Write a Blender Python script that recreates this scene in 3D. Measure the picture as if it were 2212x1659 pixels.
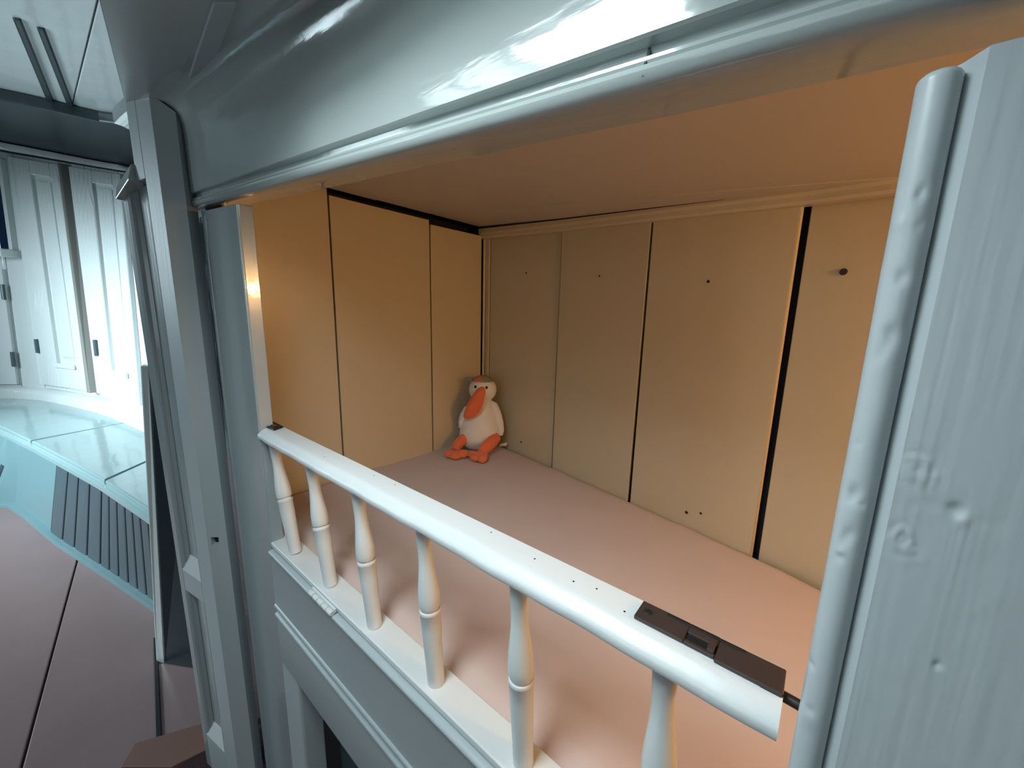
import bpy, math, random
from mathutils import Vector, Matrix, noise
random.seed(7)
for o in list(bpy.data.objects): bpy.data.objects.remove(o)
col = bpy.context.scene.collection
sc = bpy.context.scene

# ---------------------------------------------------------------- camera
# one working unit (u) = distance from the camera to the front of the box bed
S = 0.30; EYE = 1.59
def W(p): return Vector((p[0]*S, p[1]*S, p[2]*S+EYE))
CX = Vector((0.77621579, 0.63008129, 0.02205928))
CD = Vector((0.13111086, -0.12709778, -0.98318671))
CF = Vector((-0.61668386, 0.76605726, -0.1812658))
FPX = 838.0
def ray(u, v): return CX*((u-1106)/FPX) + CD*((v-829.5)/FPX) + CF
def at(u, v, axis, val):
    d = ray(u, v); return d*(val/d[axis])
def atp(u, v, n, c):
    d = ray(u, v); return d*(c/d.dot(Vector(n)))
cam = bpy.data.cameras.new('camera'); co = bpy.data.objects.new('camera', cam); col.objects.link(co)
M = Matrix((CX, -CD, -CF)).transposed().to_4x4(); M.translation = W((0, 0, 0)); co.matrix_world = M
cam.sensor_width = 36; cam.lens = FPX/2212*36; cam.clip_start = 0.02; cam.clip_end = 100
sc.camera = co

# ---------------------------------------------------------------- world, light, exposure
w = bpy.data.worlds.new('world'); sc.world = w; w.use_nodes = True
w.node_tree.nodes['Background'].inputs[0].default_value = (0.55, 0.78, 0.9, 1)
w.node_tree.nodes['Background'].inputs[1].default_value = 0.04
sc.view_settings.view_transform = 'Standard'; sc.view_settings.look = 'None'
sc.view_settings.exposure = 0.0; sc.view_settings.gamma = 1.0
try: sc.view_settings.use_curve_mapping = False
except Exception: pass
def area(name, c, size, power, color, aim, shape='RECTANGLE'):
    l = bpy.data.lights.new(name, 'AREA'); l.shape = shape; l.size = size[0]*S; l.size_y = size[1]*S
    l.energy = power; l.color = color
    o = bpy.data.objects.new(name, l); col.objects.link(o); o.location = W(c)
    o.rotation_euler = (W(aim)-W(c)).to_track_quat('-Z', 'Y').to_euler()
    return o
COOL = (0.82, 0.95, 1.0)
area('skylight_lamp', (-1.22, -0.33, 1.60), (1.15, 1.32), 10.5, COOL, (-1.22, -0.3299, 0))
cw = area('cabin_window_lamp', (-15.0, -7.0, 1.6), (7.0, 3.6), 112, (0.72, 0.91, 1.0), (-14.5, 1.0, -1.0)); cw.data.spread = math.radians(110)
area('room_fill_lamp', (-1.0, -5.6, 0.2), (3.0, 2.4), 3.5, COOL, (-2.0, 1.0, -1.2))  # unseen fill added to brighten the door edge and left side
bl = bpy.data.lights.new('bed_lamp', 'POINT'); bl.energy = 12.0; bl.color = (1.0, 0.58, 0.23); bl.shadow_soft_size = 0.12*S
bo = bpy.data.objects.new('bed_lamp', bl); col.objects.link(bo); bo.location = W((2.8, 2.0, 0.36))

# ---------------------------------------------------------------- materials
def mat(name, base, rough=0.35, bump=0.0, scale=(8, 8, 8), detail=3, var=0.04, coat=0.0, metal=0.0, spec=0.5, bump2=0.0, scale2=60, sheen=0.0):
    m = bpy.data.materials.new(name); m.use_nodes = True; nt = m.node_tree; N = nt.nodes; L = nt.links
    b = N['Principled BSDF']; b.inputs['Roughness'].default_value = rough; b.inputs['Metallic'].default_value = metal
    b.inputs['Coat Weight'].default_value = coat; b.inputs['Coat Roughness'].default_value = 0.06
    b.inputs['Specular IOR Level'].default_value = spec
    if sheen: b.inputs['Sheen Weight'].default_value = sheen
    tc = N.new('ShaderNodeTexCoord'); mp = N.new('ShaderNodeMapping'); mp.inputs['Scale'].default_value = scale
    L.new(tc.outputs['Object'], mp.inputs['Vector'])
    n = N.new('ShaderNodeTexNoise'); n.inputs['Scale'].default_value = 1; n.inputs['Detail'].default_value = detail
    L.new(mp.outputs[0], n.inputs['Vector'])
    n2 = N.new('ShaderNodeTexNoise'); n2.inputs['Scale'].default_value = 4.0; n2.inputs['Detail'].default_value = 4
    L.new(tc.outputs['Object'], n2.inputs['Vector'])
    r = N.new('ShaderNodeMix'); r.data_type = 'RGBA'
    r.inputs[6].default_value = (*[c*(1-var) for c in base], 1); r.inputs[7].default_value = (*[min(1, c*(1+var)) for c in base], 1)
    L.new(n2.outputs['Fac'], r.inputs[0]); L.new(r.outputs[2], b.inputs['Base Color'])
    if bump or bump2:
        bp = N.new('ShaderNodeBump'); bp.inputs['Strength'].default_value = 1.0; bp.inputs['Distance'].default_value = bump
        L.new(n.outputs['Fac'], bp.inputs['Height']); last = bp
        if bump2:
            n3 = N.new('ShaderNodeTexNoise'); n3.inputs['Scale'].default_value = scale2; n3.inputs['Detail'].default_value = 2
            L.new(tc.outputs['Object'], n3.inputs['Vector'])
            b2 = N.new('ShaderNodeBump'); b2.inputs['Strength'].default_value = 1; b2.inputs['Distance'].default_value = bump2
            L.new(n3.outputs['Fac'], b2.inputs['Height']); L.new(bp.outputs[0], b2.inputs['Normal']); last = b2
        L.new(last.outputs[0], b.inputs['Normal']); L.new(last.outputs[0], b.inputs['Coat Normal'])
    return m
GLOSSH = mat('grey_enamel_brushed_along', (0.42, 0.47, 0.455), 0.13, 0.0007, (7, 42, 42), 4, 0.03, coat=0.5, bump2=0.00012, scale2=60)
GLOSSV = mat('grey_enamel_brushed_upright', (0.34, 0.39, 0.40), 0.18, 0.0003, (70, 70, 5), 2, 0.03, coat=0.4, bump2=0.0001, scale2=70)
SATINV = mat('grey_satin_paint_upright', (0.47, 0.525, 0.54), 0.36, 0.00045, (90, 90, 3), 3, 0.03, bump2=0.0002, scale2=90)
SATINH = mat('grey_satin_paint_along', (0.42, 0.475, 0.49), 0.34, 0.0003, (4, 60, 60), 3, 0.03, bump2=0.0002, scale2=90)
PALE_TOPLIT = mat('pale_toplit_satin', (0.67, 0.70, 0.70), 0.34, 0.0004, (14, 50, 50), 3, 0.02, bump2=0.0003, scale2=80)  # rail's grey paint made paler, light from above put into the colour
CREAM = mat('cream_paint', (0.60, 0.50, 0.34), 0.28, 0.0003, (40, 40, 3), 3, 0.03, bump2=0.0002, scale2=60)
CREAMH = mat('cream_ceiling_paint', (0.56, 0.48, 0.39), 0.42, 0.0006, (3, 40, 40), 3, 0.03)
DARKGAP = mat('dark_wood_gap_shade', (0.015, 0.016, 0.02), 0.8)  # near-black for cracks and nail holes; also stands in for shade in gaps
SHEET = mat('pink_white_sheet', (0.60, 0.485, 0.45), 0.9, 0.0015, (9, 9, 9), 3, 0.02, bump2=0.00015, scale2=900, spec=0.15)
IRON = mat('dark_bronze_iron', (0.075, 0.056, 0.052), 0.27, 0.0004, (60, 60, 60), 3, 0.25, metal=0.45)
IRONB = mat('black_iron', (0.012, 0.011, 0.012), 0.45, 0.0003, (60, 60, 60), 3, 0.2)
PALEW = mat('white_gloss_wall_paint', (0.72, 0.76, 0.75), 0.14, 0.0016, (26, 26, 5), 2, 0.02, coat=0.5)
DARKP = mat('dark_slate_paint', (0.035, 0.05, 0.06), 0.35, 0.001, (6, 6, 30), 2, 0.05)
CEILF = mat('pale_gloss_ceiling', (0.66, 0.70, 0.70), 0.18, 0.004, (5, 5, 5), 3, 0.04, coat=0.5)
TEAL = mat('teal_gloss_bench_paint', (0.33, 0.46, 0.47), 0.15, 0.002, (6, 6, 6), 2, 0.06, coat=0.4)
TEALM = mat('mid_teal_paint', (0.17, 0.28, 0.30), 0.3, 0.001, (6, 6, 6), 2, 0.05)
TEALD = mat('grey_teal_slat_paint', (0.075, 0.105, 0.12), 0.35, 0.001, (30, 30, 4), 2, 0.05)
FLOOR = mat('mauve_brown_floor_paint', (0.27, 0.185, 0.18), 0.33, 0.0025, (3, 3, 3), 4, 0.10, bump2=0.0005, scale2=40)
RUST = mat('red_brown_board', (0.22, 0.115, 0.09), 0.5, 0.001, (20, 3, 3), 3, 0.15)
MAROON = mat('dark_maroon_carpet', (0.035, 0.012, 0.014), 0.9, 0.002, (80, 80, 80), 3, 0.3)
NAVY = mat('navy_window_glass', (0.01, 0.02, 0.06), 0.06, 0.0, coat=0.5)
ROOMW = mat('room_wall_paint', (0.22, 0.25, 0.25), 0.5)
PLUSH = mat('white_plush', (0.80, 0.74, 0.66), 0.95, 0.0012, (160, 160, 160), 3, 0.05, spec=0.1, sheen=0.3)
ORANGE = mat('orange_plush', (0.78, 0.17, 0.07), 0.95, 0.0010, (160, 160, 160), 3, 0.08, spec=0.1, sheen=0.3)
CORAL = mat('coral_cap_cloth', (0.62, 0.20, 0.13), 0.9, 0.0005, (300, 300, 300), 2, 0.08)
SAGE = mat('sage_cap_cloth', (0.25, 0.25, 0.17), 0.9, 0.0005, (300, 300, 300), 2, 0.08)
BLACK = mat('black_bead', (0.01, 0.008, 0.008), 0.15)

# ---------------------------------------------------------------- helpers
class MB:
    def __init__(s): s.v = []; s.f = []
    def add(s, vs, fs):
        b = len(s.v); s.v += [W(p) for p in vs]; s.f += [tuple(i+b for i in f) for f in fs]; return s
    def hexa(s, a, b):      # a, b: two matching quads
        return s.add(list(a)+list(b), [(0, 1, 2, 3), (7, 6, 5, 4), (0, 4, 5, 1), (1, 5, 6, 2), (2, 6, 7, 3), (3, 7, 4, 0)])
    def box(s, x0, x1, y0, y1, z0, z1):
        return s.hexa([(x0, y0, z0), (x1, y0, z0), (x1, y0, z1), (x0, y0, z1)], [(x0, y1, z0), (x1, y1, z0), (x1, y1, z1), (x0, y1, z1)])
    def sweep(s, rings, closed=True, caps=True):
        n = len(rings[0]); vs = [p for r in rings for p in r]; fs = []
        for i in range(len(rings)-1):
            for j in range(n if closed else n-1):
                k = (j+1) % n; fs.append((i*n+j, i*n+k, (i+1)*n+k, (i+1)*n+j))
        if caps and closed: fs.append(tuple(range(n-1, -1, -1))); fs.append(tuple((len(rings)-1)*n+j for j in range(n)))
        return s.add(vs, fs)
    def grid(s, rows):
        m = len(rows[0]); vs = [p for r in rows for p in r]
        return s.add(vs, [(i*m+j, i*m+j+1, (i+1)*m+j+1, (i+1)*m+j) for i in range(len(rows)-1) for j in range(m-1)])
    def lathe(s, c0, c1, prof, n=28):   # prof: (t, r) along c0 -> c1
        c0 = Vector(c0); c1 = Vector(c1); a = (c1-c0).normalized(); e = a.orthogonal().normalized(); g = a.cross(e)
        rings = [[c0.lerp(c1, t)+(e*math.cos(2*math.pi*k/n)+g*math.sin(2*math.pi*k/n))*r for k in range(n)] for t, r in prof]
        return s.sweep(rings)
    def ball(s, c, ax, n=24, m=16, fn=None):   # ax: three half-axis vectors
        c = Vector(c); ax = [Vector(a) for a in ax]; rings = []
        for i in range(1, m):
            th = math.pi*i/m; r = []
            for k in range(n):
                ph = 2*math.pi*k/n; d = Vector((math.sin(th)*math.cos(ph), math.sin(th)*math.sin(ph), math.cos(th)))
                if fn: d = fn(d)
                r.append(c+ax[0]*d.x+ax[1]*d.y+ax[2]*d.z)
            rings.append(r)
        return s.sweep(rings)
    def tube(s, pts, rad, n=14):
        pts = [Vector(p) for p in pts]; rings = []; up = Vector((0.13, 0.2, 1)).normalized()
        for i, p in enumerate(pts):
            d = (pts[min(i+1, len(pts)-1)]-pts[max(i-1, 0)]).normalized(); e = d.cross(up).normalized(); g = d.cross(e)
            rings.append([p+(e*math.cos(2*math.pi*k/n)+g*math.sin(2*math.pi*k/n))*rad[i] for k in range(n)])
        return s.sweep(rings)
    def build(s, name, m, parent=None, bevel=0, smooth=False, seg=2, kind=None, label=None, sub=0, sharp=50):
        me = bpy.data.meshes.new(name); me.from_pydata([tuple(v) for v in s.v], [], s.f); me.update()
        import bmesh
        bm = bmesh.new(); bm.from_mesh(me); bmesh.ops.recalc_face_normals(bm, faces=bm.faces); bm.to_mesh(me); bm.free()
        me.materials.append(m)
        o = bpy.data.objects.new(name, me); col.objects.link(o)
        if smooth:
            for p in me.polygons: p.use_smooth = True
            try:
                me.set_sharp_from_angle(angle=math.radians(sharp))
            except Exception: pass
        if bevel:
            md = o.modifiers.new('bevel', 'BEVEL'); md.width = bevel*S; md.segments = seg; md.limit_method = 'ANGLE'; md.angle_limit = math.radians(35)
        if sub:
            md = o.modifiers.new('sub', 'SUBSURF'); md.levels = sub; md.render_levels = sub
        if parent:
            o.parent = parent; o.matrix_parent_inverse = Matrix.Translation(world_loc(parent)).inverted()
        if kind: o['kind'] = kind
        if label: o['label'] = label
        return o
def world_loc(o):
    return LOC.get(o.name, Vector((0, 0, 0)))
LOC = {}
def thing(name, label, cat, base, group=None, kind=None):
    o = bpy.data.objects.new(name, None); col.objects.link(o); o.location = W(base); LOC[o.name] = W(base)
    o.empty_display_size = 0.05
    if label: o['label'] = label
    if cat: o['category'] = cat
    if group: o['group'] = group
    if kind: o['kind'] = kind
    return o
def plate(quad, thick):            # quad of Vectors, thick vector -> MB
    q = [Vector(p) for p in quad]; t = Vector(thick); return MB().hexa(q, [p+t for p in q])
ZF = -5.3                          # floor

# ---------------------------------------------------------------- the box bed
ZM = -1.88
def zb(x): return 0.487-0.072*x    # underside of the lintel
def zn(x): return 1.03-.12*x        # low ceiling
bed = thing('box_bed', 'built-in box bed with warm cream planked inside and glossy grey lintel', 'box bed', (-1.5, 1.0, ZF))
BW = [Vector(p) for p in ((-3.88, 4.16), (-2.49, 3.936), (-1.375, 3.70), (-.234, 3.479), (.17, 3.356), (1.2, 3.12), (3.3, 2.85))]
def bwy(x):
    for a, b in zip(BW, BW[1:]):
        if x <= b.x or b is BW[-1]: return a.y+(b.y-a.y)*(x-a.x)/(b.x-a.x)
def ewx(y): return -4.08+.079*(y-1.53)
# back wall planks
backx = [(-3.90, -3.795, .985), (-3.785, -2.518, .93), (-2.49, -1.403, .87), (-1.372, -.262, .80), (-.205, .92, .75), (.935, 2.0, .66), (2.03, 3.3, .55)]
for i, (a, b, zt) in enumerate(backx):
    off = (0.0, 0.02, 0.0, 0.0, 0.035, 0.02, .02)[i]
    ya, yb = bwy(a)+off, bwy(b)+off
    lean = 0.012 if i in (1, 2) else 0
    q = [(a-lean*0, ya, ZM-.25), (b, yb, ZM-.25), (b+lean, yb, zt+.12), (a, ya, zt+.12)]
    p = plate(q, (0, 0.05, 0)).build('plank', CREAM, bed, bevel=0.006)
    for (u, v, r) in {1: [(1137, 590, .012), (1126, 955, .014)], 2: [(1295, 596, .010)], 3: [(1530, 608, .013), (1483, 1107, .016), (1514, 1109, .012)], 4: [(1822, 587, .022)]}.get(i, []):
        P = at(u, v, 1, (ya+yb)/2); yy = bwy(P.x)+off; P = at(u, v, 1, yy)
        MB().lathe(P+Vector((0, -0.003, 0)), P+Vector((0, 0.01, 0)), [(0, r*.9), (.3, r), (1, r)], 10).build('nail_hole', DARKGAP, p)
# lit chamfer beside the wide open joint, and a tapering dark strip painting the shade above the moulding
yy = bwy(-.262)
MB().sweep([[(-.262, yy+.001, z), (-.248, yy+.030, z), (-.262, yy+.045, z)] for z in (ZM-.2, .82)]).build('chamfered_edge', CREAM, bed)
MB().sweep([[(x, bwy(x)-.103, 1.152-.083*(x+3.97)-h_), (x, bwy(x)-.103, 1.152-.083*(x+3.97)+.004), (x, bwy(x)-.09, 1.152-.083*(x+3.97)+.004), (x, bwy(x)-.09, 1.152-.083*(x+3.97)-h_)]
            for x, h_ in ((-3.93, .030), (-3.2, .022), (-2.49, .015), (-1.375, .007), (-.75, .001))]).build('gap_shade_strip', DARKGAP, bed)
for (u0_, v0_, u1_, v1_) in ((585, 430, 590, 452),):
    p0, p1 = at(u0_, v0_, 0, -4.0), at(u1_, v1_, 0, -4.0)
    for p in (p0, p1): p *= (ewx(p.y)+.0)/p.x
    for p in (p0, p1): p.x += .002
    MB().sweep([[p+Vector((0, -.006, 0)), p+Vector((0, .006, 0)), p+Vector((-.01, .006, 0)), p+Vector((-.01, -.006, 0))] for p in (p0, p1)]).build('crack', DARKGAP, bed)
MB().box(-4.4, 3.4, 4.30, 4.36, -2.3, 1.5).build('gap_shade_backing', DARKGAP, bed)
# slim dark backing right behind the planks, so the open joints read dark
for (p, q_) in zip(BW, BW[1:]):
    q = [(p.x, p.y+.12, ZM-.3), (q_.x, q_.y+.12, ZM-.3), (q_.x, q_.y+.12, 1.3), (p.x, p.y+.12, 1.3)]
    plate(q, (0, .02, 0)).build('gap_shade_backing', DARKGAP, bed)
# end wall planks
for i, (a, b, z0, z1) in enumerate([(1.17, 2.030, 1.22, 1.165), (2.052, 3.235, 1.112, 1.085), (3.262, 4.10, 1.040, 1.030)]):
    dx = (0.0, -0.012, -0.02)[i]
    q = [(ewx(a)+dx, a, ZM-.25), (ewx(b)+dx, b, ZM-.25), (ewx(b)+dx, b+(0, .02, .03)[i]*0, z1), (ewx(a)+dx, a, z0)]
    plate(q, (-.05, 0, 0)).build('plank', CREAM, bed, bevel=0.005)
MB().box(-4.35, -4.22, 1.1, 4.3, -2.3, 1.5).build('gap_shade_backing', DARKGAP, bed)  # dark sheet standing in for the unlit void behind the plank tops
# corner fillet strip
MB().lathe((-3.885, 4.135, ZM-.2), (-3.885, 4.145, .99), [(0, .018), (1, .018)], 12).build('corner_strip', CREAM, bed, smooth=True)
# moulding along the top of the back wall
rings = []
for x in (-3.93, -3.7, -2.49, -1.375, -.234, .17, 1.2, 3.3):
    y = bwy(x); zt = .99-.0625*(x+3.87); h = .185-.0235*(x+3.9)
    rings.append([(x, y+.02, zt), (x, y-.06, zt), (x, y-.075, zt+.02), (x, y-.08, zt+.05), (x, y-.10, zt+.07), (x, y-.10, zt+h), (x, y+.02, zt+h)])
MB().sweep(rings).build('crown_moulding', CREAM, bed, bevel=.004)
# ceiling of the bed: boards running along X
def zc(x): return 1.152-.083*(x+3.97)
ys = [1.15, 2.52, 3.24, 4.2]
for i, (a, b) in enumerate(zip(ys, ys[1:])):
    x0 = (-3.965, -3.945, -3.92)[i]; dz = (0.0, .003, .0)[i]
    MB().hexa([(x0, a+.001, zc(x0)+dz), (3.35, a+.001, zc(3.35)+dz), (3.35, b-.001, zc(3.35)+dz), (x0, b-.001, zc(x0)+dz)],
              [(x0, a+.001, zc(x0)+.06), (3.35, a+.001, zc(3.35)+.06), (3.35, b-.001, zc(3.35)+.06), (x0, b-.001, zc(x0)+.06)]).build('ceiling_board', CREAMH, bed, bevel=.004)
MB().hexa([(-4.4, 1.1, zc(-4.4)+.07), (3.35, 1.1, zc(3.35)+.07), (3.35, 4.4, zc(3.35)+.07), (-4.4, 4.4, zc(-4.4)+.07)],
          [(-4.4, 1.1, zc(-4.4)+.1), (3.35, 1.1, zc(3.35)+.1), (3.35, 4.4, zc(3.35)+.1), (-4.4, 4.4, zc(-4.4)+.1)]).build('roof_board', DARKGAP, bed)
# foot end wall (behind the right door)
for i in range(3):
    MB().box(3.3, 3.35, 1.1+.60*i, 1.69+.60*i, ZM-.25, .58).build('plank', CREAM, bed, bevel=.005)
# bed base
MB().box(-4.2, 3.3, 1.17, 4.3, -2.32, -2.2).build('bed_base', CREAMH, bed)

# lintel: moulded beam swept along X
prof = [(1.17, .02), (1.03, .0), (.985, -.002), (.965, .004), (.953, .016), (.949, .030), (.953, .042), (.960, .046), (.957, .052), (.958, .060), (.968, .064),
        (.990, .068), (.985, .094), (.958, .098), (.952, .104), (.950, .2), (.950, .3), (.949, .4), (.944, .45), (.930, .49), (.905, .52), (.87, .54), (.82, .55), (.76, .553), (.76, .62), (1.17, .62)]
rings = []
n = 90
for i in range(n+1):
    x = -5.6+9.0*i/n
    wob = .0025*math.sin(x*3.1)+.002*math.sin(x*7.7+1)
    kk = lambda z: z if z < .2 else .2+(z-.2)*(zn(x)-zb(x)-.2)/.353
    rings.append([(x, y+(wob if y < 1.0 else 0), zb(x)+kk(z)+wob*.5) for y, z in prof])
lint = MB().sweep(rings).build('lintel', GLOSSH, bed, smooth=True, sharp=32)
# butt joint in the lintel
for (dy, z0, z1) in ((-.0022, .098, .56),):
    x = -.405
    q = [(x-.0035, .953+dy, zb(x)+.104), (x+.0035, .953+dy, zb(x)+.104), (x+.0035, .905+dy, zb(x)+z1), (x-.0035, .905+dy, zb(x)+z1)]
    rr = []
    for y, z in [(.949, .015), (.947, .030), (.952, .044), (.966, .064), (.984, .094), (.960, .098), (.950, .104), (.948, .2), (.948, .3), (.946, .4), (.941, .45), (.927, .50)]:
        wx = x+.0035*math.sin(z*40)
        rr.append([(wx-.0028, y-.001, zb(x)+z), (wx+.0028, y-.001, zb(x)+z), (wx+.0028, y+.012, zb(x)+z), (wx-.0028, y+.012, zb(x)+z)])
    MB().sweep(rr).build('board_joint', DARKP, lint)

# left jamb: stile with bead, recessed strip beside it, splayed reveal
jz0, jz1 = ZF, .63
def poly_sweep(plan, z0, z1, name, m, parent, **k):
    r = [[(x, y, z0) for x, y in plan], [(x, y, (z1(x) if callable(z1) else z1)) for x, y in plan]]
    return MB().sweep(r).build(name, m, parent, **k)
jt = lambda x: zb(x)-.03
poly_sweep([(-3.99, 1.0), (-3.26, 1.0), (-3.252, 1.004), (-3.249, 1.012), (-3.2425, 1.095), (-3.99, 1.095)], jz0, jt, 'jamb_stile', GLOSSV, bed, bevel=.006)
poly_sweep([(-3.275, .996), (-3.252, .996), (-3.247, 1.006), (-3.275, 1.012)], -2.95, jt, 'jamb_bead', GLOSSV, bed, bevel=.004)
MB().lathe((-4.0, 1.01, jz0), (-4.02, 1.01, jt(-4.0)), [(0, .024), (1, .024)], 16).build('jamb_bead', GLOSSV, bed, smooth=True)
poly_sweep([(-5.55, 1.10), (-3.98, 1.10), (-3.98, 1.17), (-5.55, 1.17)], jz0, jt, 'side_panel', mat('shaded_blue_gloss', (.10, .145, .175), .16, .002, (50, 50, 4), 2, .05, coat=.4), bed)  # shade beside the open door painted in as dark blue
# lower stile under the apron and the recess below
poly_sweep([(-3.262, 1.0), (-2.965, 1.0), (-2.95, 1.006), (-2.945, 1.02), (-2.945, 1.17), (-3.262, 1.17)], jz0, -2.90, 'lower_stile', SATINV, bed, bevel=.006)
MB().box(-3.0, 2.0, 1.32, 1.36, jz0, -2.3).build('lower_panel', mat('deep_teal_paint', (.10, .15, .16), .45), bed)
# apron with two beads
AX0, AX1 = -3.228, 1.6
app = [(1.06, -1.905), (1.0, -1.903), (.985, -1.903), (.972, -1.910), (.968, -1.922), (.974, -1.935), (.983, -1.941), (.985, -1.95), (.985, -2.385), (.976, -2.392), (.971, -2.405), (.976, -2.418),
       (.990, -2.425), (.996, -2.445), (.990, -2.465), (.976, -2.472), (.970, -2.487), (.976, -2.502), (.987, -2.508), (.987, -2.93), (.993, -2.955), (1.01, -2.962), (1.06, -2.962)]
MB().sweep([[(x, y, z) for y, z in app] for x in (AX0, -2.5, -2.0, -1, 0, AX1)]).build('apron_board', SATINH, bed, smooth=True)

# ---------------------------------------------------------------- mattress
mt = MB(); rows = []
NX, NY = 90, 40
for j in range(NY+1):
    r = []
    for i in range(NX+1):
        x = -4.02+7.28*i/NX; y0 = 1.19; y1 = bwy(x)-.012; t = j/NY; y = y0+(y1-y0)*t
        z = ZM+.012*noise.noise(Vector((x*1.3, y*1.3, 0)))+.006*noise.noise(Vector((x*6, y*6, 3)))*(1 if t < .96 else 2)
        e = min(t/.03, (1-t)/.03, 1); z -= .03*(1-e)**2
        r.append((x, y, z))
    rows.append(r)
top = rows
mt.grid(rows)
bot = [[(p[0], p[1], -2.19) for p in r] for r in (rows[0], rows[-1])]
mt.grid([rows[0], bot[0]]); mt.grid([rows[-1], bot[1]])
mt.grid([[r[0] for r in rows], [(r[0][0], r[0][1], -2.19) for r in rows]]); mt.grid([[r[-1] for r in rows], [(r[-1][0], r[-1][1], -2.19) for r in rows]])
mt.add([rows[0][0][:2]+(-2.19,), rows[0][-1][:2]+(-2.19,), rows[-1][-1][:2]+(-2.19,), rows[-1][0][:2]+(-2.19,)], [(0, 1, 2, 3)])
mo = mt.build('mattress', SHEET, None, smooth=True)
mo['label'] = 'flat mattress under a plain pinkish white sheet inside the box bed'; mo['category'] = 'mattress'

# ---------------------------------------------------------------- guard rail gate
gate = thing('bed_guard_rail', 'grey painted folding guard rail with turned balusters across the bed opening', 'guard rail', (-1.6, 1.08, -1.9))
rp = [(1.147, -.985), (1.147, -.914), (1.143, -.910), (1.040, -.910), (1.026, -.912), (1.014, -.917), (.990, -.938), (.983, -.946), (.980, -.954), (.980, -.972), (.984, -.981), (.992, -.985)]
rg = []
for i in range(61):
    t = i/60; x0 = -3.29+3.32*t; wv = .002*math.sin(x0*9)+.0015*math.sin(x0*23)
    rg.append([(x0 if i else (x0+.05 if y < 1.1 else -3.5), y+(wv if y < 1.03 else 0), z) for y, z in rp])
rail = MB().sweep(rg).build('top_rail', PALE_TOPLIT, gate, smooth=True, sharp=24)
# lower strip under the right end of the rail
MB().box(-.25, -.004, 1.0, 1.10, -.994, -.984).build('rail_shim', PALE_TOPLIT, gate, bevel=.002)
# bottom rail board
bq = [(-3.275, 1.003, -1.895), (.06, 1.003, -1.895), (.06, 1.003, -1.855), (-3.275, 1.003, -1.855)]
bb = [(-3.5, 1.168, -1.895), (.06, 1.168, -1.895), (.06, 1.168, -1.857), (-3.5, 1.168, -1.857)]
MB().hexa(bq, bb).build('bottom_rail', PALE_TOPLIT, gate, bevel=.008, seg=3)
bprof = [(t_, r_*1.09) for t_, r_ in [(0, .0350), (.08, .0345), (.16, .0325), (.22, .0315), (.28, .0335), (.35, .0395), (.42, .0460), (.47, .0487), (.505, .0485), (.524, .0460), (.528, .0390), (.540, .0390),
         (.542, .0470), (.550, .0488), (.558, .0488), (.562, .0470), (.66, .0455), (.78, .0425), (.9, .0398), (1.0, .0395)]]
tops = [(-3.235, -2.975), (-2.600, -2.420), (-2.005, -1.880), (-1.405, -1.320), (-.815, -.762), (-.252, -.222)]
for i, (xt, xb_) in enumerate(tops):
    b = MB().lathe((xt, 1.078, -.975), (xb_, 1.078, -1.858), bprof, 36).build('baluster', PALE_TOPLIT, gate, smooth=True)
    if i in (2, 4):
        MB().ball((xb_-.030, 1.045, -1.60 if i == 2 else -1.76), [(.006, 0, 0), (0, .006, 0), (0, 0, .006)], 8, 6).build('paint_drip', PALE_TOPLIT, b, smooth=True)
for (u, v) in ((1239, 1256), (1289, 1272), (1349, 1321), (1155, 1207), (808, 1027), (853, 1047), (950, 1124), (1061, 1150), (701, 987)):
    P = at(u, v, 2, -.9100)
    if P.y < 1.04: P.z -= .004
    MB().lathe(P, P+Vector((0, 0, .0006)), [(0, .0035), (1, .0035)], 8).build('paint_pit', IRONB, rail)
# surface bolt on the rail
zt = -.909
bolt = MB()
pq = [(-.345, 1.055, zt), (.030, 1.035, zt), (.030, 1.128, zt), (-.352, 1.133, zt)]
lo = [Vector(p) for p in pq]; hi = [p+Vector((0, 0, .012)) for p in lo]
# plate with a slot: four bars round the opening
def bar(mb, x0, x1, y0, y1, z0=zt, z1=zt+.012): mb.box(x0, x1, y0, y1, z0, z1)
bolt.box(-.348, -.205, 1.048, 1.130, zt, zt+.012)
bolt.box(-.205, -.125, 1.048, 1.060, zt, zt+.012)
bolt.box(-.205, -.125, 1.090, 1.130, zt, zt+.012)
bolt.box(-.125, .030, 1.040, 1.128, zt, zt+.012)
bolt.box(-.02, .028, 1.040, 1.126, zt-.05, zt)
bt = bolt.build('slide_bolt', IRON, gate, bevel=.003, label='dark bronze slide bolt plate')
MB().box(-.205, -.125, 1.056, 1.092, zt-.0, zt+.003).build('slot_floor', IRONB, bt)
MB().box(-.146, -.128, 1.052, 1.098, zt+.003, zt+.024).build('bolt_knob', IRON, bt, bevel=.002)
MB().box(-.27, -.06, 1.113, 1.124, zt+.011, zt+.015).build('plate_ridge', IRONB, bt, bevel=.002)
MB().lathe((-.318, 1.09, zt+.010), (-.318, 1.09, zt+.0150), [(0, .013), (.6, .013), (1, .009)], 16).build('screw_head', IRONB, bt, smooth=True)
MB().lathe((.02, 1.08, -.935), (.085, 1.075, -.935), [(0, .013), (1, .013)], 14).build('bolt_rod', IRONB, bt, smooth=True)
# catch plate at the left end
cp = MB().hexa([(-3.30, 1.045, zt), (-3.12, 1.055, zt), (-3.16, 1.135, zt), (-3.42, 1.135, zt)], [(-3.30, 1.045, zt+.012), (-3.12, 1.055, zt+.012), (-3.16, 1.135, zt+.012), (-3.42, 1.135, zt+.012)]).build('catch_plate', IRONB, gate, bevel=.003, label='black metal catch plate')
MB().box(-3.27, -3.18, 1.075, 1.105, zt+.011, zt+.018).build('catch_tab', IRON, cp, bevel=.002)
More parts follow.
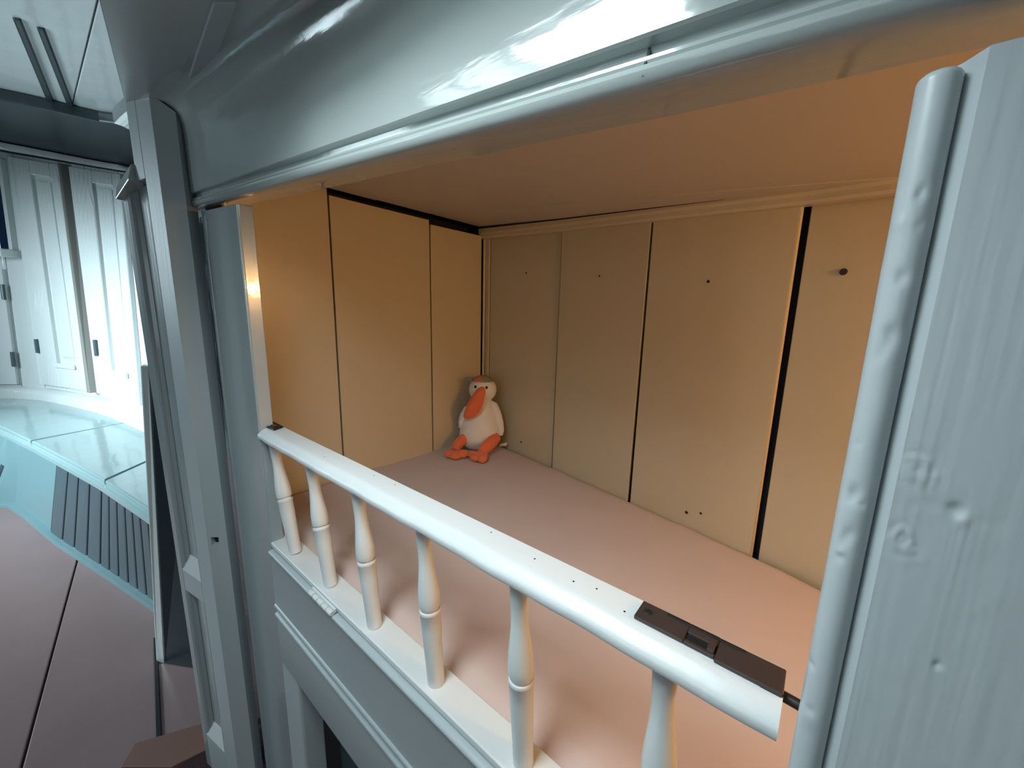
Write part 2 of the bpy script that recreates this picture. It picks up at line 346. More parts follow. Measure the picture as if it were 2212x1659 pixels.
# hinge joining gate and apron
hg = MB()
for k in range(5):
    x0 = -2.50+.062*k
    hg.lathe((x0+.002, .972, -1.888), (x0+.060, .972, -1.888), [(0, .015), (.08, .018), (.92, .018), (1, .015)], 14)
hg.box(-2.50, -2.19, .985, 1.0, -1.893, -1.868)
hg.build('hinge', PALE_TOPLIT, gate, smooth=True, label='painted over butt hinge')

# ---------------------------------------------------------------- right door leaf of the bed
rd = thing('bed_door', 'large flat grey bed door with rounded edge bead and knotty dents at the right', 'door', (.8, 1.0, -4.9))
X0, X1, ZT, ZB = .131, 1.55, .408, -4.6
D = []
def dent(u, v, r, a, ring=0): P = at(u, v, 1, .96); D.append((P.x, P.z, r, a, ring))
dent(1980, 1015, .019, -.0012, 1); dent(1990, 1045, .006, .0012); dent(2022, 1030, .005, .0018); dent(2016, 1045, .004, .0015)
dent(2066, 1102, .009, -.0045); dent(2080, 1122, .008, .0022); dent(2072, 1112, .003, -.002); dent(2052, 1095, .006, -.0012); dent(2035, 1090, .006, -.0006); dent(2010, 1087, .006, -.0006); dent(1985, 1084, .006, -.0005)
dent(1947, 1165, .019, -.0011, 1); dent(1972, 1190, .004, .0018); dent(1965, 1150, .006, .0006)
dent(2025, 1435, .005, -.0032); dent(2018, 1440, .003, -.0012); dent(2125, 1125, .008, -.0005); dent(2160, 1135, .008, -.0005); dent(2090, 1218, .010, -.0005); dent(2130, 1215, .012, -.0005)
dent(2120, 1310, .012, .0006); dent(2145, 1292, .010, .0005)
def disp(x, z):
    h = .0006*noise.noise(Vector((x*60, z*2.5, 1)))+.0003*noise.noise(Vector((x*160, z*5, 4)))
    for (dx, dz, r, a, rg_) in D:
        q = ((x-dx)**2+((z-dz)*.75)**2)/(r*r)
        if q < 12:
            h += a*math.exp(-q) if not rg_ else a*math.exp(-q*.5)*math.cos(math.sqrt(q)*4.6+noise.noise(Vector((x*55, z*40, 2)))*3.0)
    return h
xs = [X0+(.55-X0)*i/150 for i in range(151)]+[.7, .9, 1.2, X1]
zs = [ZB, -3.5, -2.5, -1.9, -1.6]+[-1.5+(.408+1.5)*j/330 for j in range(331)]
g = [[(x, .958-disp(x, z), z) for x in xs] for z in zs]
pm = MB().grid(g)
pm.grid([[(x, .958, ZT) for x in xs], [(x, 1.04, ZT) for x in xs]])
pm.grid([[(x, .958, ZB) for x in xs], [(x, 1.04, ZB) for x in xs]])
pm.add([(X0, 1.04, ZB), (X1, 1.04, ZB), (X1, 1.04, ZT), (X0, 1.04, ZT)], [(0, 1, 2, 3)])
pm.add([(X1, .958, ZB), (X1, 1.04, ZB), (X1, 1.04, ZT), (X1, .958, ZT)], [(0, 1, 2, 3)])
pm.build('door_panel', SATINV, rd, smooth=True)
# bevelled facet between bead and panel
MB().sweep([[(.105, 1.0, z), (.112, .992, z), (.132, .958, z), (.14, 1.03, z), (.105, 1.03, z)] for z in (ZB, ZT)]).build('edge_bevel', SATINV, rd)
# round edge bead with chips
cxr, cyr, rr_ = .0860, .985, .0275
CH = []
for (u, v, r, a) in [(1987, 415, .006, -.0016), (1985, 428, .005, -.0012), (1985, 488, .005, -.001), (1942, 485, .006, .001), (1945, 600, .008, -.0022), (1918, 715, .008, -.0015), (1925, 730, .010, -.002), (1910, 750, .008, -.001), (1895, 770, .008, -.001),
                     (1852, 957, .004, -.001), (1843, 1060, .008, -.0022), (1838, 1075, .008, -.0022), (1862, 1088, .004, -.001), (1832, 1150, .008, -.0018), (1822, 1165, .008, -.0015), (1812, 1200, .006, -.0016), (1815, 1190, .004, .0014),
                     (1752, 1438, .005, -.002), (1750, 1530, .006, -.0018), (1740, 1548, .012, .0012)]:
    P = at(u, v, 1, .965); CH.append((P.x, P.z, r*1.3, a*1.8))
rings = []
for j in range(520):
    z = -1.5+1.9*j/519
    r = []
    cap = 1 if z < .385 else max(.35, math.sqrt(max(0, 1-((z-.385)/.0165)**2)))
    for k in range(40):
        a = 2*math.pi*k/40; x = cxr+rr_*math.cos(a)*cap; y = cyr+rr_*math.sin(a)*cap
        d = .0006*noise.noise(Vector((a*1.0, z*9, 5)))
        if y < cyr:
            for (dx, dz, rd_, am) in CH:
                q = ((x-dx)**2+((z-dz)*.6)**2)/(rd_*rd_)
                if q < 9: d += am*math.exp(-q*1.4)
        r.append((x+math.cos(a)*d, y+math.sin(a)*d, z))
    rings.append(r)
MB().sweep(rings).build('edge_bead', SATINV, rd, smooth=True)
MB().lathe((cxr, cyr, ZB), (cxr, cyr, -1.5), [(0, rr_), (1, rr_)], 30).build('edge_bead', SATINV, rd, smooth=True)

# ---------------------------------------------------------------- stuffed bird
e1 = Vector((.776, .63, 0)); e2 = Vector((.63, -.776, 0)); e3 = Vector((0, 0, 1))
B0 = Vector((-3.585, 3.765, ZM+.008))
def dp(a, f, h): return B0+e1*a+e2*f+e3*h      # right, toward viewer, up
bird = thing('stuffed_bird', 'white plush bird toy with long orange beak and legs sitting in the bed corner', 'toy', B0)
def pear(prof, tilt=0.0, fl=1.0, off=(0, 0)):
    rings = []
    for h, rx, ry, ox, oy in prof:
        rings.append([dp(ox+rx*math.cos(2*math.pi*k/28), oy+ry*math.sin(2*math.pi*k/28), h) for k in range(28)])
    return MB().sweep(rings)
pear([(.0, .10, .09, .0, 0), (.02, .19, .17, 0, 0), (.08, .255, .225, 0, .01), (.17, .285, .25, 0, .01), (.27, .275, .24, 0, .01), (.38, .245, .21, .005, 0), (.48, .205, .18, .01, -.01), (.57, .165, .15, .02, -.02), (.64, .14, .13, .03, -.02), (.72, .12, .12, .03, -.02), (.75, .06, .06, .03, -.02)]).build('body', PLUSH, bird, smooth=True)
HC = dp(.035, .0, .835)
hd = MB().ball(HC, [e1*.188, e2*.165, e3*.175], 28, 18).build('head', PLUSH, bird, smooth=True)
for s_, (a, h) in enumerate(((-.052, .895), (.096, .888))):
    MB().ball(dp(a, .146 if s_ else .142, h), [e1*.018, e2*.014, e3*.020], 12, 8).build('eye', BLACK, hd, smooth=True)
# beak: a broad flat bill drooping forward and to the left, two halves
def bill(pts, m):
    rings = []
    for c, wv_, th in pts:
        c = dp(*c); ax = (e1*.93+e3*.25+e2*.1).normalized()
        nrm = (e2*.85+e3*.45-e1*.2).normalized()
        rings.append([c+ax*wv_*math.cos(2*math.pi*k/20)+nrm*th*math.sin(2*math.pi*k/20) for k in range(20)])
    return MB().sweep(rings)
bk = bill([((.028, .13, .885), .035, .03), ((.018, .165, .865), .062, .045), ((0, .20, .81), .088, .05), ((-.03, .235, .74), .105, .05), ((-.06, .265, .67), .105, .045), ((-.085, .28, .62), .085, .035), ((-.095, .28, .60), .03, .015)], 0).build('upper_beak', ORANGE, bird, smooth=True)
bill([((-.01, .16, .75), .08, .035), ((-.04, .195, .68), .108, .05), ((-.075, .225, .60), .118, .055), ((-.10, .24, .54), .105, .045), ((-.115, .24, .50), .07, .03), ((-.12, .235, .485), .02, .01)], 0).build('lower_beak', ORANGE, bird, smooth=True)
# cap in two colours with a small peak
def cap_part(k0, k1, m, nm):
    rows = []
    for i in range(9):
        th = math.radians(2+50*i/8); r = []
        for k in range(k0, k1+1):
            ph = 2*math.pi*k/28
            r.append(HC+e1*(.200*math.sin(th)*math.cos(ph))+e2*(.178*math.sin(th)*math.sin(ph))+e3*(.195*math.cos(th)))
        rows.append(r)
    return MB().grid(rows).build(nm, m, hd, smooth=True)
for (a, b, m) in ((7, 15, CORAL), (-1, 7, SAGE), (15, 21, SAGE), (21, 27, CORAL)): cap_part(a, b, m, 'cap_patch')
MB().tube([dp(-.12, .03, .96), dp(-.17, .04, .985), dp(-.215, .05, .985)], [.022, .018, .010], 10).build('cap_tassel', SAGE, hd, smooth=True)
# wings
MB().tube([dp(.13, -.02, .66), dp(.19, -.01, .61), dp(.235, .01, .50), dp(.27, .03, .38), dp(.29, .05, .27), dp(.285, .06, .21), dp(.28, .06, .195)], [.03, .055, .062, .058, .05, .035, .01], 16).build('wing', PLUSH, bird, smooth=True)
MB().tube([dp(-.11, -.02, .60), dp(-.18, .0, .55), dp(-.225, .02, .46), dp(-.25, .03, .37), dp(-.265, .04, .30), dp(-.262, .045, .285)], [.03, .05, .055, .048, .035, .01], 16).build('wing', PLUSH, bird, smooth=True)
# legs with toes
def leg(pts, rad, toes):
    l = MB().tube([dp(*p) for p in pts], rad, 16).build('leg', ORANGE, bird, smooth=True)
    f = MB()
    for c, r in toes: f.ball(dp(*c), [e1*r[0], e2*r[1], e3*r[2]], 14, 10)
    f.build('foot', ORANGE, l, smooth=True)
leg([(-.15, .10, .20), (-.22, .18, .17), (-.28, .26, .12), (-.30, .33, .07)], [.07, .072, .068, .055],
    [((-.355, .40, .055), (.075, .075, .05)), ((-.27, .43, .05), (.085, .10, .048)), ((-.19, .40, .055), (.085, .08, .05))])
leg([(.22, .12, .19), (.19, .23, .18), (.11, .33, .13), (.04, .40, .08)], [.075, .08, .078, .065],
    [((-.055, .42, .06), (.07, .07, .045)), ((-.01, .50, .055), (.075, .085, .05)), ((.075, .54, .055), (.065, .09, .052)), ((.05, .44, .06), (.09, .09, .055))])
MB().hexa([dp(.27, -.02, .03), dp(.37, .0, .045), dp(.38, .0, .085), dp(.29, -.02, .06)], [dp(.27, -.0, .028), dp(.37, .02, .043), dp(.38, .02, .083), dp(.29, -.0, .058)]).build('care_tag', PALE_TOPLIT, bird)

# ---------------------------------------------------------------- narrow panelled door left of the bed
LA = Vector((-4.2, .79, 0)); LD = Vector((-.984, -.18, 0)); LN = Vector((.18, -.984, 0))  # LN faces the room
def lp(s, z, o=0.0): return LA+LD*s+LN*o+Vector((0, 0, z))
ld = thing('panelled_door', 'narrow tall grey panelled door standing open left of the bed', 'door', LA+Vector((0, 0, -5.2)))
def lslab(s0, s1, z0, z1, o0, o1, name, m, parent, bevel=.006, z1b=None):
    z1b = z1 if z1b is None else z1b
    return MB().hexa([lp(s0, z0, o1), lp(s1, z0, o1), lp(s1, z1b, o1), lp(s0, z1, o1)], [lp(s0, z0, o0), lp(s1, z0, o0), lp(s1, z1b, o0), lp(s0, z1, o0)]).build(name, m, parent, bevel=bevel)
BOT = -5.2
lslab(0, .25, BOT, 1.56, -.13, 0, 'stile', SATINV, ld, z1b=1.57)
lslab(.25, .42, 1.0, 1.57, -.13, 0, 'top_rail', SATINV, ld, z1b=1.62)
lslab(.64, .74, BOT, .98, -.13, 0, 'stile', GLOSSV, ld)
# bright bevelled head of the lower part
MB().hexa([lp(.42, 1.13, .02), lp(.77, 1.0, .02), lp(.74, .88, .05), lp(.42, 1.0, .05)], [lp(.42, 1.13, -.13), lp(.77, 1.0, -.13), lp(.74, .88, -.13), lp(.42, 1.0, -.13)]).build('head_moulding', GLOSSH, ld, bevel=.01)
lslab(.25, .64, -2.90, -2.66, -.13, 0, 'lock_rail', SATINV, ld)
lslab(.25, .64, BOT, -4.72, -.13, 0, 'bottom_rail', SATINV, ld)
def panel(z0, z1, d=.055, ledge=.28, hd_=.12):
    lslab(.25, .64, z0, z1, -.10, -d, 'panel', GLOSSV, ld, bevel=0)
    # sloped mouldings round the recess
    MB().hexa([lp(.25, z0, 0), lp(.64, z0, 0), lp(.64, z0, -d), lp(.25, z0, -d)], [lp(.29, z0+.16, -d+.004), lp(.60, z0+.16, -d+.004), lp(.60, z0+.16, -d), lp(.29, z0+.16, -d)]).build('panel_moulding', PALE_TOPLIT, ld)  # upward-facing ledge painted paler for the skylight it catches
    for s0, s1 in ((.25, .33), (.64, .56)):
        MB().sweep([[lp(s0, z, 0), lp(s0+(s1-s0)*.35, z, -.008), lp(s0+(s1-s0)*.45, z, -.022), lp(s0+(s1-s0)*.75, z, -.03), lp(s1, z, -d+.002), lp(s0, z, -d)] for z in (z0, z1)]).build('panel_moulding', GLOSSV, ld)
panel(-2.66, .98); panel(-4.72, -2.90)
# second layer: thin back leaf edge with lock hole facing the bed
EA = LA; ED = Vector((.73, .66, 0)).normalized()
eq = lambda t, z, o=0: EA+ED*t+Vector((.66, -.73, 0))*o+Vector((0, 0, z))
hz0, hz1 = at(460, 1148, 1, .87).z-.035, at(460, 1148, 1, .87).z+.045
em = MB()
TE = .175
def ebox(t0, t1, z0, z1, z1b=None): em.hexa([eq(t0, z0, .0), eq(t1, z0, .0), eq(t1, z1b or z1, .0), eq(t0, z1, .0)], [eq(t0, z0, -.12), eq(t1, z0, -.12), eq(t1, z1b or z1, -.12), eq(t0, z1, -.12)])
ebox(0.004, TE, BOT, hz0); ebox(0.004, TE, hz1, 1.56, 1.44); ebox(.004, .03, hz0, hz1); ebox(.098, TE, hz0, hz1)
em.build('door_edge', SATINV, ld)
MB().hexa([eq(.03, hz0, -.05), eq(.098, hz0, -.05), eq(.098, hz1, -.05), eq(.03, hz1, -.05)], [eq(.03, hz0, -.11), eq(.098, hz0, -.11), eq(.098, hz1, -.11), eq(.03, hz1, -.11)]).build('lock_hole', IRONB, ld)

# ---------------------------------------------------------------- far end of the room
ZS = -3.42
base_px = [(-140, 868), (-60, 860), (0, 857), (50, 857), (110, 861), (165, 871), (222, 884), (265, 897), (303, 912), (345, 930)]
topx = {(-140): (-235, 262), (-60): (-140, 282), 0: (-72, 296), 50: (-22, 305), 110: (34, 316), 165: (88, 326), 222: (150, 338), 265: (208, 349), 303: (252, 357), 345: (295, 364)}
ZTOP = 5.25
BP = [(u, at(u, v, 2, ZS), at(*topx[u], 2, ZTOP)) for u, v in base_px]
def wpt(u, h, o=0.0):
    for (a, p, q), (b, r, s_) in zip(BP, BP[1:]):
        if u <= b or b == 345:
            t = (u-a)/(b-a); B_ = p.lerp(r, t); T_ = q.lerp(s_, t); P = B_.lerp(T_, h)
            nd = (r-p).normalized(); nr = Vector((nd.y, -nd.x, 0))
            if nr.dot(-P) < 0: nr = -nr
            return P+nr*o
def wslab(u0, u1, h0, h1, o0, o1, name, m, parent, n=1, bevel=0, **k_):
    n = max(n, int(abs(u1-u0)/8)+1); m_ = max(1, int(abs(h1-h0)/.08)); rings = []
    for i in range(n+1):
        u = u0+(u1-u0)*i/n; hs = [h0+(h1-h0)*k/m_ for k in range(m_+1)]
        rings.append([wpt(u, h, o1) for h in hs]+[wpt(u, h, o0) for h in reversed(hs)])
    return MB().sweep(rings).build(name, m, parent, bevel=bevel, **k_)
wl = thing('wall_left', None, None, wpt(100, 0), kind='structure')
edges = [-140, -95, -50, 0, 50, 100, 147, 196, 222, 243, 268, 303, 345]
for a, b in zip(edges, edges[1:]): wslab(a+.6, b-.6, -.28, 1.0, -.5, 0.0, 'plank', PALEW, wl, bevel=.02)
MB().sweep([[wpt(u, -.3, -.6), wpt(u, 1.02, -.6), wpt(u, 1.02, -.75), wpt(u, -.3, -.75)] for u in range(-140, 346, 20)]).build('wall_backing', DARKP, wl)
# white skirting ledge above the bench
tr = MB().sweep([[wpt(u, .0, .0), wpt(u, .0, .28), wpt(u, .028, .26), wpt(u, .045, .06), wpt(u, .045, 0)] for u in [-140+12*i for i in range(41)]]).build('trim_1', PALEW, None, smooth=True); tr['kind'] = 'structure'
# cap moulding along the top of the wall
tr = MB().sweep([[wpt(u, .975, .0), wpt(u, .975, .16), wpt(u, .985, .30), wpt(u, 1.0, .34), wpt(u, 1.0, .0)] for u in [-140+12*i for i in range(41)]]).build('trim_2', PALEW, None, smooth=True); tr['kind'] = 'structure'
tr = MB().sweep([[wpt(u, .968, .0), wpt(u, .968, .12), wpt(u, .973, .12), wpt(u, .973, 0)] for u in [-140+12*i for i in range(41)]]).build('trim_3', DARKP, None); tr['kind'] = 'structure'
# dark cornice above the wall
CV = [(-160, 190), (-60, 205), (0, 216), (60, 228), (115, 240), (165, 252), (215, 263), (255, 268), (300, 285)]
cor = []
for (u, v) in CV:
    P = at(u, v, 2, ZTOP+.05); 
    cor.append(P)
def outer(i): return wpt(-140+485*i/(len(CV)-1), 1.0, -.2)
tr = MB().sweep([[p, Vector((outer(i).x, outer(i).y, ZTOP+.04)), Vector((outer(i).x, outer(i).y, ZTOP+.9)), Vector((p.x, p.y, ZTOP+.35))] for i, p in enumerate(cor)]).build('trim_4', DARKP, None, bevel=.05); tr['kind'] = 'structure'
# high ceiling over the far end
ZH = ZTOP+.36
cf = thing('ceiling', None, None, (-12, -2, ZH), kind='structure')
for i in range(7):
    y1_ = 3.6-2.0*i
    MB().box(-27, -6.2, y1_-1.985, y1_, ZH, ZH+.15).build('ceiling_board', CEILF, cf, bevel=.02)
for (ua, va, ub, vb, wd) in ((32, 42, 128, 272, 14), (84, 62, 172, 285, 13)):
    a0, b0, a1, b1 = at(ua-5, va, 2, ZH-.05), at(ua+wd, va+4, 2, ZH-.05), at(ub-5, vb, 2, ZH-.05), at(ub+wd-3, vb+4, 2, ZH-.05)
    t_ = MB().hexa([a0, b0, b1, a1], [p+Vector((0, 0, .2)) for p in (a0, b0, b1, a1)]).build('ceiling_batten', DARKP, cf, bevel=.03)
# near, lower ceiling with the skylight opening (slopes with the lintel)
SX0, SX1, SY0, SY1 = -1.87, -.56, -1.07, .44
cn = thing('ceiling_near', None, None, (-2, -1, 1.5), kind='structure')
cn.name = 'ceiling_low'
LOC['ceiling_low'] = LOC['ceiling_near']
def nbox(x0, x1, y0, y1, t=.08, name='ceiling_board', m=SATINH, dz=0, e=None):
    z = lambda x: zn(x)+dz
    return MB().hexa([(x0, y0, z(x0)), (x1, y0, z(x1)), (x1, y1, z(x1)), (x0, y1, z(x0))], [(x0, y0, z(x0)+t), (x1, y0, z(x1)+t), (x1, y1, z(x1)+t), (x0, y1, z(x0)+t)]).build(name, m, cn, bevel=.006)
NN = Vector((.12, 0, 1)); NC = 1.03
def pn(u, v): return atp(u, v, NN, NC)
Lb0, Lb1 = pn(214, 0), pn(266, 203)
MB().box(SX0-.05, SX1+.05, SY0-.05, SY1+.05, 1.70, 1.74).build('skylight_cover', PALE_TOPLIT, cn)
def slabq(q, t, name, m, par, dz=0):
    q = [Vector((p[0], p[1], zn(p[0])+dz)) for p in q]
    return MB().hexa(q, [p+Vector((0, 0, t)) for p in q]).build(name, m, par, bevel=.006)
LE = (Lb1-Lb0); Lfar = Lb0-LE.normalized()*14; Lnear = Lb1+LE.normalized()*1.2
slabq([(Lb0.x, Lb0.y), (Lnear.x, Lnear.y), (-2.6, 1.1), (SX0, SY1)], .05, 'ceiling_board', SATINH, cn)
slabq([(Lnear.x, Lnear.y), (-6.2, 1.3), (-2.6, 1.25), (-2.6, 1.05)], .05, 'ceiling_board', SATINH, cn)
MB().sweep([[Vector((p[0], p[1], zn(p[0])+d)) for p in ((-2.62, 1.1), (SX0, 1.1), (SX0, SY1))] for d in (0, .05)]).build('ceiling_board', SATINH, cn)
slabq([(Lb0.x, Lb0.y), (SX0, SY1), (SX0, -4.5), (-2.3, -4.5)], .05, 'ceiling_board', SATINH, cn)
nbox(SX1, 3.5, -9, -4.5); nbox(-2.3, SX1, -9, -4.5)
nbox(SX0, SX1, SY1, 1.0); nbox(SX0, SX1, -4.5, SY0); nbox(SX1, 3.5, -4.5, 1.0)
# skylight well
for (a, b, c, d) in ((SX0-.05, SX0, SY0, SY1), (SX1, SX1+.05, SY0, SY1), (SX0, SX1, SY0-.05, SY0), (SX0, SX1, SY1, SY1+.05)):
    MB().box(a, b, c, d, 1.10, 1.75).build('skylight_frame', PALE_TOPLIT, cn)
# ceiling battens near the bed
a = [pn(459, 0), pn(513, 0), pn(462, 140), pn(403, 178)]
b_ = MB().hexa([p+Vector((0, 0, -.012)) for p in a], [p+Vector((0, 0, .02)) for p in a]).build('ceiling_batten', SATINH, cn, bevel=.006)
wbk = MB().box(-27, 3.5, -9.2, -9.0, ZF, ZH).build('wall_back', ROOMW, None); wbk['kind'] = 'structure'
wrt = MB().box(3.5, 3.7, -9, 5, ZF, ZH).build('wall_right', ROOMW, None); wrt['kind'] = 'structure'
MB().box(1.56, 3.6, 1.0, 1.17, ZF, .5).build('wall_front', SATINV, None)['kind'] = 'structure'
MB().box(-8.5, -5.5, 1.75, 1.9, ZF, 2.6).build('wall_side', DARKP, None)['kind'] = 'structure'
# riser between low and high ceiling
rq = [Vector((-2.28, -9, 1.30)), Vector((-2.28, -4.5, 1.30)), Lb0, Lnear, Vector((-6.2, 1.3, 1.77))]
ru = MB().sweep([[p+Vector((.02, 0, .03)), p+Vector((.15, 0, .03)), Vector((p.x+.15, p.y, ZH)), Vector((p.x+.02, p.y, ZH))] for p in rq]).build('wall_upper', SATINV, None); ru['kind'] = 'structure'

# panelled cupboard doors in the far wall
def far_door(label, ul, ur, pl, pr, h0, h1, ph0, hinges):
    P0 = wpt(ul, h0, .0); d = thing('cupboard_door', label, 'cupboard door', P0, 'panelled doors in the far wall')
    ol = .14
    wslab(ul, pl, h0, h1, 0, ol, 'stile', PALEW, d, bevel=.03); wslab(pr, ur, h0, h1, 0, ol, 'stile', PALEW, d, bevel=.03)
    wslab(pl, pr, h0, ph0, 0, ol, 'bottom_rail', PALEW, d, bevel=.03); wslab(pl, pr, h1-.06, h1, 0, ol, 'top_rail', PALEW, d, bevel=.03)
    wslab(pl, pr, ph0, h1-.06, 0, .03, 'panel', PALEW, d)
    wslab(pl+(pr-pl)*.18, pl+(pr-pl)*.84, ph0+.028, h1-.08, .03, .08, 'raised_field', PALEW, d, bevel=.03)
    wslab(pl-1, pr+1, ph0-.012, ph0+.006, ol, ol+.08, 'panel_ledge', PALEW, d, bevel=.03)
    for (hu, hh) in hinges:
        MB().tube([wpt(hu, hh, ol+.04), wpt(hu, hh+.02, ol+.04), wpt(hu, hh+.055, ol+.04)], [.055, .055, .055], 10).build('hinge', TEALD, d)
    return d
far_door('white panelled cupboard door left of the brown upright gap in the far wall', 100, 206, 146, 188, .060, .955, .150, [(112, .19)])
far_door('white panelled cupboard door right of the brown upright gap in the far wall', 226, 318, 262, 300, .060, .955, .150, [(240, .20)])
fd = thing('cupboard_door', 'plain white flush door at the far left under the window', 'cupboard door', wpt(0, .05), 'panelled doors in the far wall')
wslab(-120, 48, .055, .52, 0, .12, 'door_board', PALEW, fd, n=6, bevel=.03)
for (hu, hh) in ((46, .13), (44, .40)): MB().tube([wpt(hu+4, hh, .16), wpt(hu+4, hh+.02, .16), wpt(hu+4, hh+.06, .16)], [.055]*3, 10).build('hinge', TEALD, fd)
# brown round post between the cupboard doors
gp = MB(); gp.sweep([[wpt(210, h, .05), wpt(216, h, .26), wpt(221, h, .26), wpt(224, h, .05)] for h in (.062, .96)])
gp.build('post', mat('grey_brown_paint', (.24, .23, .21), .5), wl, bevel=.03)
# dark window with its sill
wi = thing('window_1', None, None, wpt(0, .5), kind='structure')
wslab(-130, 76, .60, .92, .0, .10, 'window_pane', NAVY, wi, n=4)
wslab(76, 84, .58, .94, .0, .16, 'window_frame', PALEW, wi)
wslab(-130, 92, .565, .595, .0, .55, 'window_sill', PALEW, wi, n=4, bevel=.03)

# curved bench under the wall
be = thing('bench', 'curved built-in bench with glossy teal seat and slatted front by the far wall', 'bench', at(150, 1180, 2, ZF))
fr = [(-140, 880), (-70, 898), (0, 921), (74, 956), (145, 993), (217, 1032), (266, 1064), (316, 1097), (380, 1142)]
br = [(-140, 1095), (-70, 1090), (0, 1090), (30, 1095), (74, 1126), (118, 1166), (217, 1230), (291, 1279), (380, 1340)]
def interp(tab, t):
    t *= (len(tab)-1); i = min(int(t), len(tab)-2); f_ = t-i; a, b = tab[i], tab[i+1]; return (a[0]+(b[0]-a[0])*f_, a[1]+(b[1]-a[1])*f_)
FT = [at(u, v, 2, ZS) for u, v in fr]
def ftp(t):
    t *= (len(FT)-1); i = min(int(t), len(FT)-2); return FT[i].lerp(FT[i+1], t-i)
def wtp(t): return wpt(-140+485*t, 0, .02)
def seat(t0, t1, s0=0.0, s1=0.0):
    rings = []
    for i in range(9):
        t = t0+(t1-t0)*i/8; 
        a = ftp(t0+s0+(t1+s1-t0-s0)*i/8); b = wtp(t0+(t1-t0)*i/8); a = a.copy(); a.z = ZS; b.z = ZS
        rings.append([a, b, b+Vector((0, 0, -.16)), a+Vector((0, 0, -.16))])
    return rings
# lids of the seat, cut at the seams seen in the photograph
def find_t(u, tab): 
    best = 0; bd = 1e9
    for k in range(2001):
        t = k/2000; d = abs(interp(tab, t)[0]-u)
        if d < bd: bd = d; best = t
    return best
tf = [0, find_t(-60, fr), find_t(66, fr), find_t(226, fr), 1]
tw = [0, (60+140)/485-.12, (300+140)/485-.012, 1.06, 1.10]
for i in range(4):
    rings = []
    for k in range(11):
        q = k/10; a = ftp(tf[i]+(tf[i+1]-tf[i])*q+(.0025 if k == 0 else (-.0025 if k == 10 else 0))).copy()
        tt = tw[i]+(tw[i+1]-tw[i])*q
        b = (wtp(tt) if tt <= 1 else wtp(1)+(wtp(1)-wtp(.97)).normalized()*(tt-1)*30).copy(); a.z = ZS; b.z = ZS
        rings.append([a, b, b+Vector((0, 0, -.14)), a+Vector((0, 0, -.14))])
    MB().sweep(rings).build('seat_lid', TEAL, be, bevel=.035, seg=3)
# front of the bench
def frb(t, z):   # front face point
    a = ftp(t); u, v = interp(br, find_b(t)); 
    return a
BT = [at(u, v, 2, ZF) for u, v in br]
def btp(t):
    a = ftp(t); best = None; bd = 1e9
    for p, q in zip(BT, BT[1:]):
        d = q-p; k_ = max(0, min(1, (a-p).to_2d().dot(d.to_2d())/d.to_2d().length_squared)); c = p+d*k_
        if (c-a).to_2d().length < bd: bd = (c-a).to_2d().length; best = c
    return best.copy()
def face(t, h, o=0):
    a = ftp(t).copy(); a.z = ZS-.14; b = btp(t).copy(); P = b.lerp(a, h)
    P += (Vector((a.x, a.y, 0))*0)
    tg = (btp(min(1, t+.02))-btp(max(0, t-.02))).normalized(); nr = Vector((-tg.y, tg.x, 0))
    if nr.dot(-P) < 0: nr = -nr
    return P+nr*o
def fslab(t0, t1, h0, h1, o0, o1, name, m, n=1, bevel=.02):
    MB().sweep([[face(t0+(t1-t0)*i/n, h0, o1), face(t0+(t1-t0)*i/n, h1, o1), face(t0+(t1-t0)*i/n, h1, o0), face(t0+(t1-t0)*i/n, h0, o0)] for i in range(n+1)]).build(name, m, be, bevel=bevel)
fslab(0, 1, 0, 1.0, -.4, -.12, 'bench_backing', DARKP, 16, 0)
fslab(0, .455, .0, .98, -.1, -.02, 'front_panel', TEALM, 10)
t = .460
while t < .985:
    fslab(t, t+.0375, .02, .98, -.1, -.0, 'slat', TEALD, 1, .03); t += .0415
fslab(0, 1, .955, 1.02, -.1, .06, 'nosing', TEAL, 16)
fslab(0, 1, .0, .05, -.05, .09, 'base_moulding', TEALM, 16, .03)

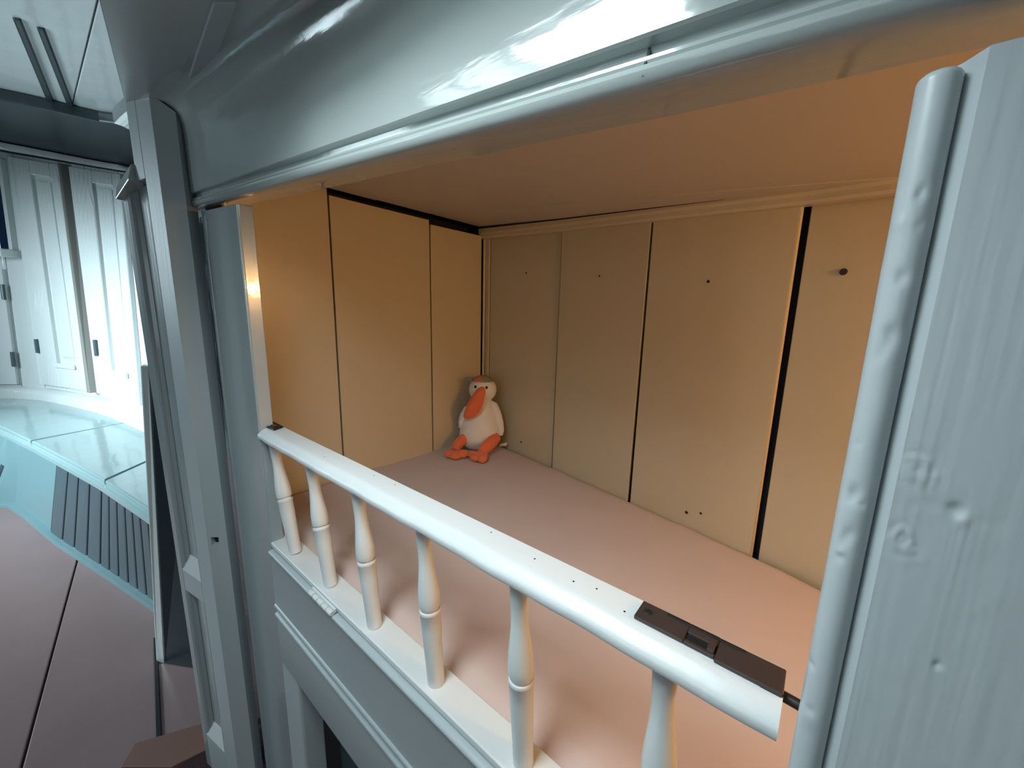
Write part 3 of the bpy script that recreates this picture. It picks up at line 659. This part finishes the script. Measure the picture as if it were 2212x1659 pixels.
# half-height partition door behind the panelled door
pd_ = thing('partition_post', 'pale narrow upright board between bench and panelled door', 'post', at(346, 1430, 2, ZF))
A0, B0_, C0 = at(338, 1430, 2, ZF), at(355, 1434, 2, ZF), at(440, 1448, 2, ZF)
A1, B1, C1 = at(303, 790, 0, -6.75), at(322, 790, 0, -6.68), at(420, 790, 0, -6.3)
zt_ = A1.z; B1.z = zt_; C1.z = zt_; th = Vector((-.2, .05, 0))
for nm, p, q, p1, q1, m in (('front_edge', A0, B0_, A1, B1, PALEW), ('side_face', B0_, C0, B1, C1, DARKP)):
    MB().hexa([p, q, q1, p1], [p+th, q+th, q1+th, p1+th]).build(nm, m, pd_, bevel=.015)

# ---------------------------------------------------------------- floor
fl_ = thing('floor', None, None, (-6, -2, ZF), kind='structure')
s0 = at(160, 1235, 2, ZF); s1 = at(45, 1659, 2, ZF); fd_ = (s1-s0).normalized(); fn_ = Vector((-fd_.y, fd_.x, 0))
fn_ = fn_ if fn_.y > 0 else -fn_
for k in range(-6, 4):
    o0 = 1.75*k+.012; o1 = 1.75*(k+1)-.012
    a = s0-fd_*22; b = s0+fd_*16
    q = [a+fn_*o0, b+fn_*o0, b+fn_*o1, a+fn_*o1]
    MB().hexa([p+Vector((0, 0, 0)) for p in q], [p+Vector((0, 0, -.1)) for p in q]).build('plank', FLOOR, fl_, bevel=.015)
MB().box(-28, 4, -10, 6, ZF-.25, ZF-.11).build('subfloor', DARKGAP, fl_)
def onfloor(pts, h, name, m, label, cat):
    q = [at(u, v, 2, ZF) for u, v in pts]; n_ = len(q)
    o = MB().sweep([[p for p in q], [p+Vector((0, 0, h)) for p in q]]).build(name, m, None, bevel=.01); o['label'] = label; o['category'] = cat
    return o
onfloor([(331, 1380), (340, 1380), (351, 1600), (345, 1612), (336, 1608)], .03, 'floor_strip', IRONB, 'thin black strip lying on the floor beside the panelled door', 'strip')
onfloor([(262, 1664), (292, 1612), (340, 1598), (470, 1560), (520, 1590), (372, 1664)], .05, 'floor_board', RUST, 'loose red-brown board on the floor at the foot of the panelled door', 'board')
onfloor([(378, 1672), (470, 1622), (560, 1600), (560, 1760), (378, 1760)], .09, 'floor_mat', MAROON, 'dark maroon mat at the bottom edge beneath the panelled door', 'mat')
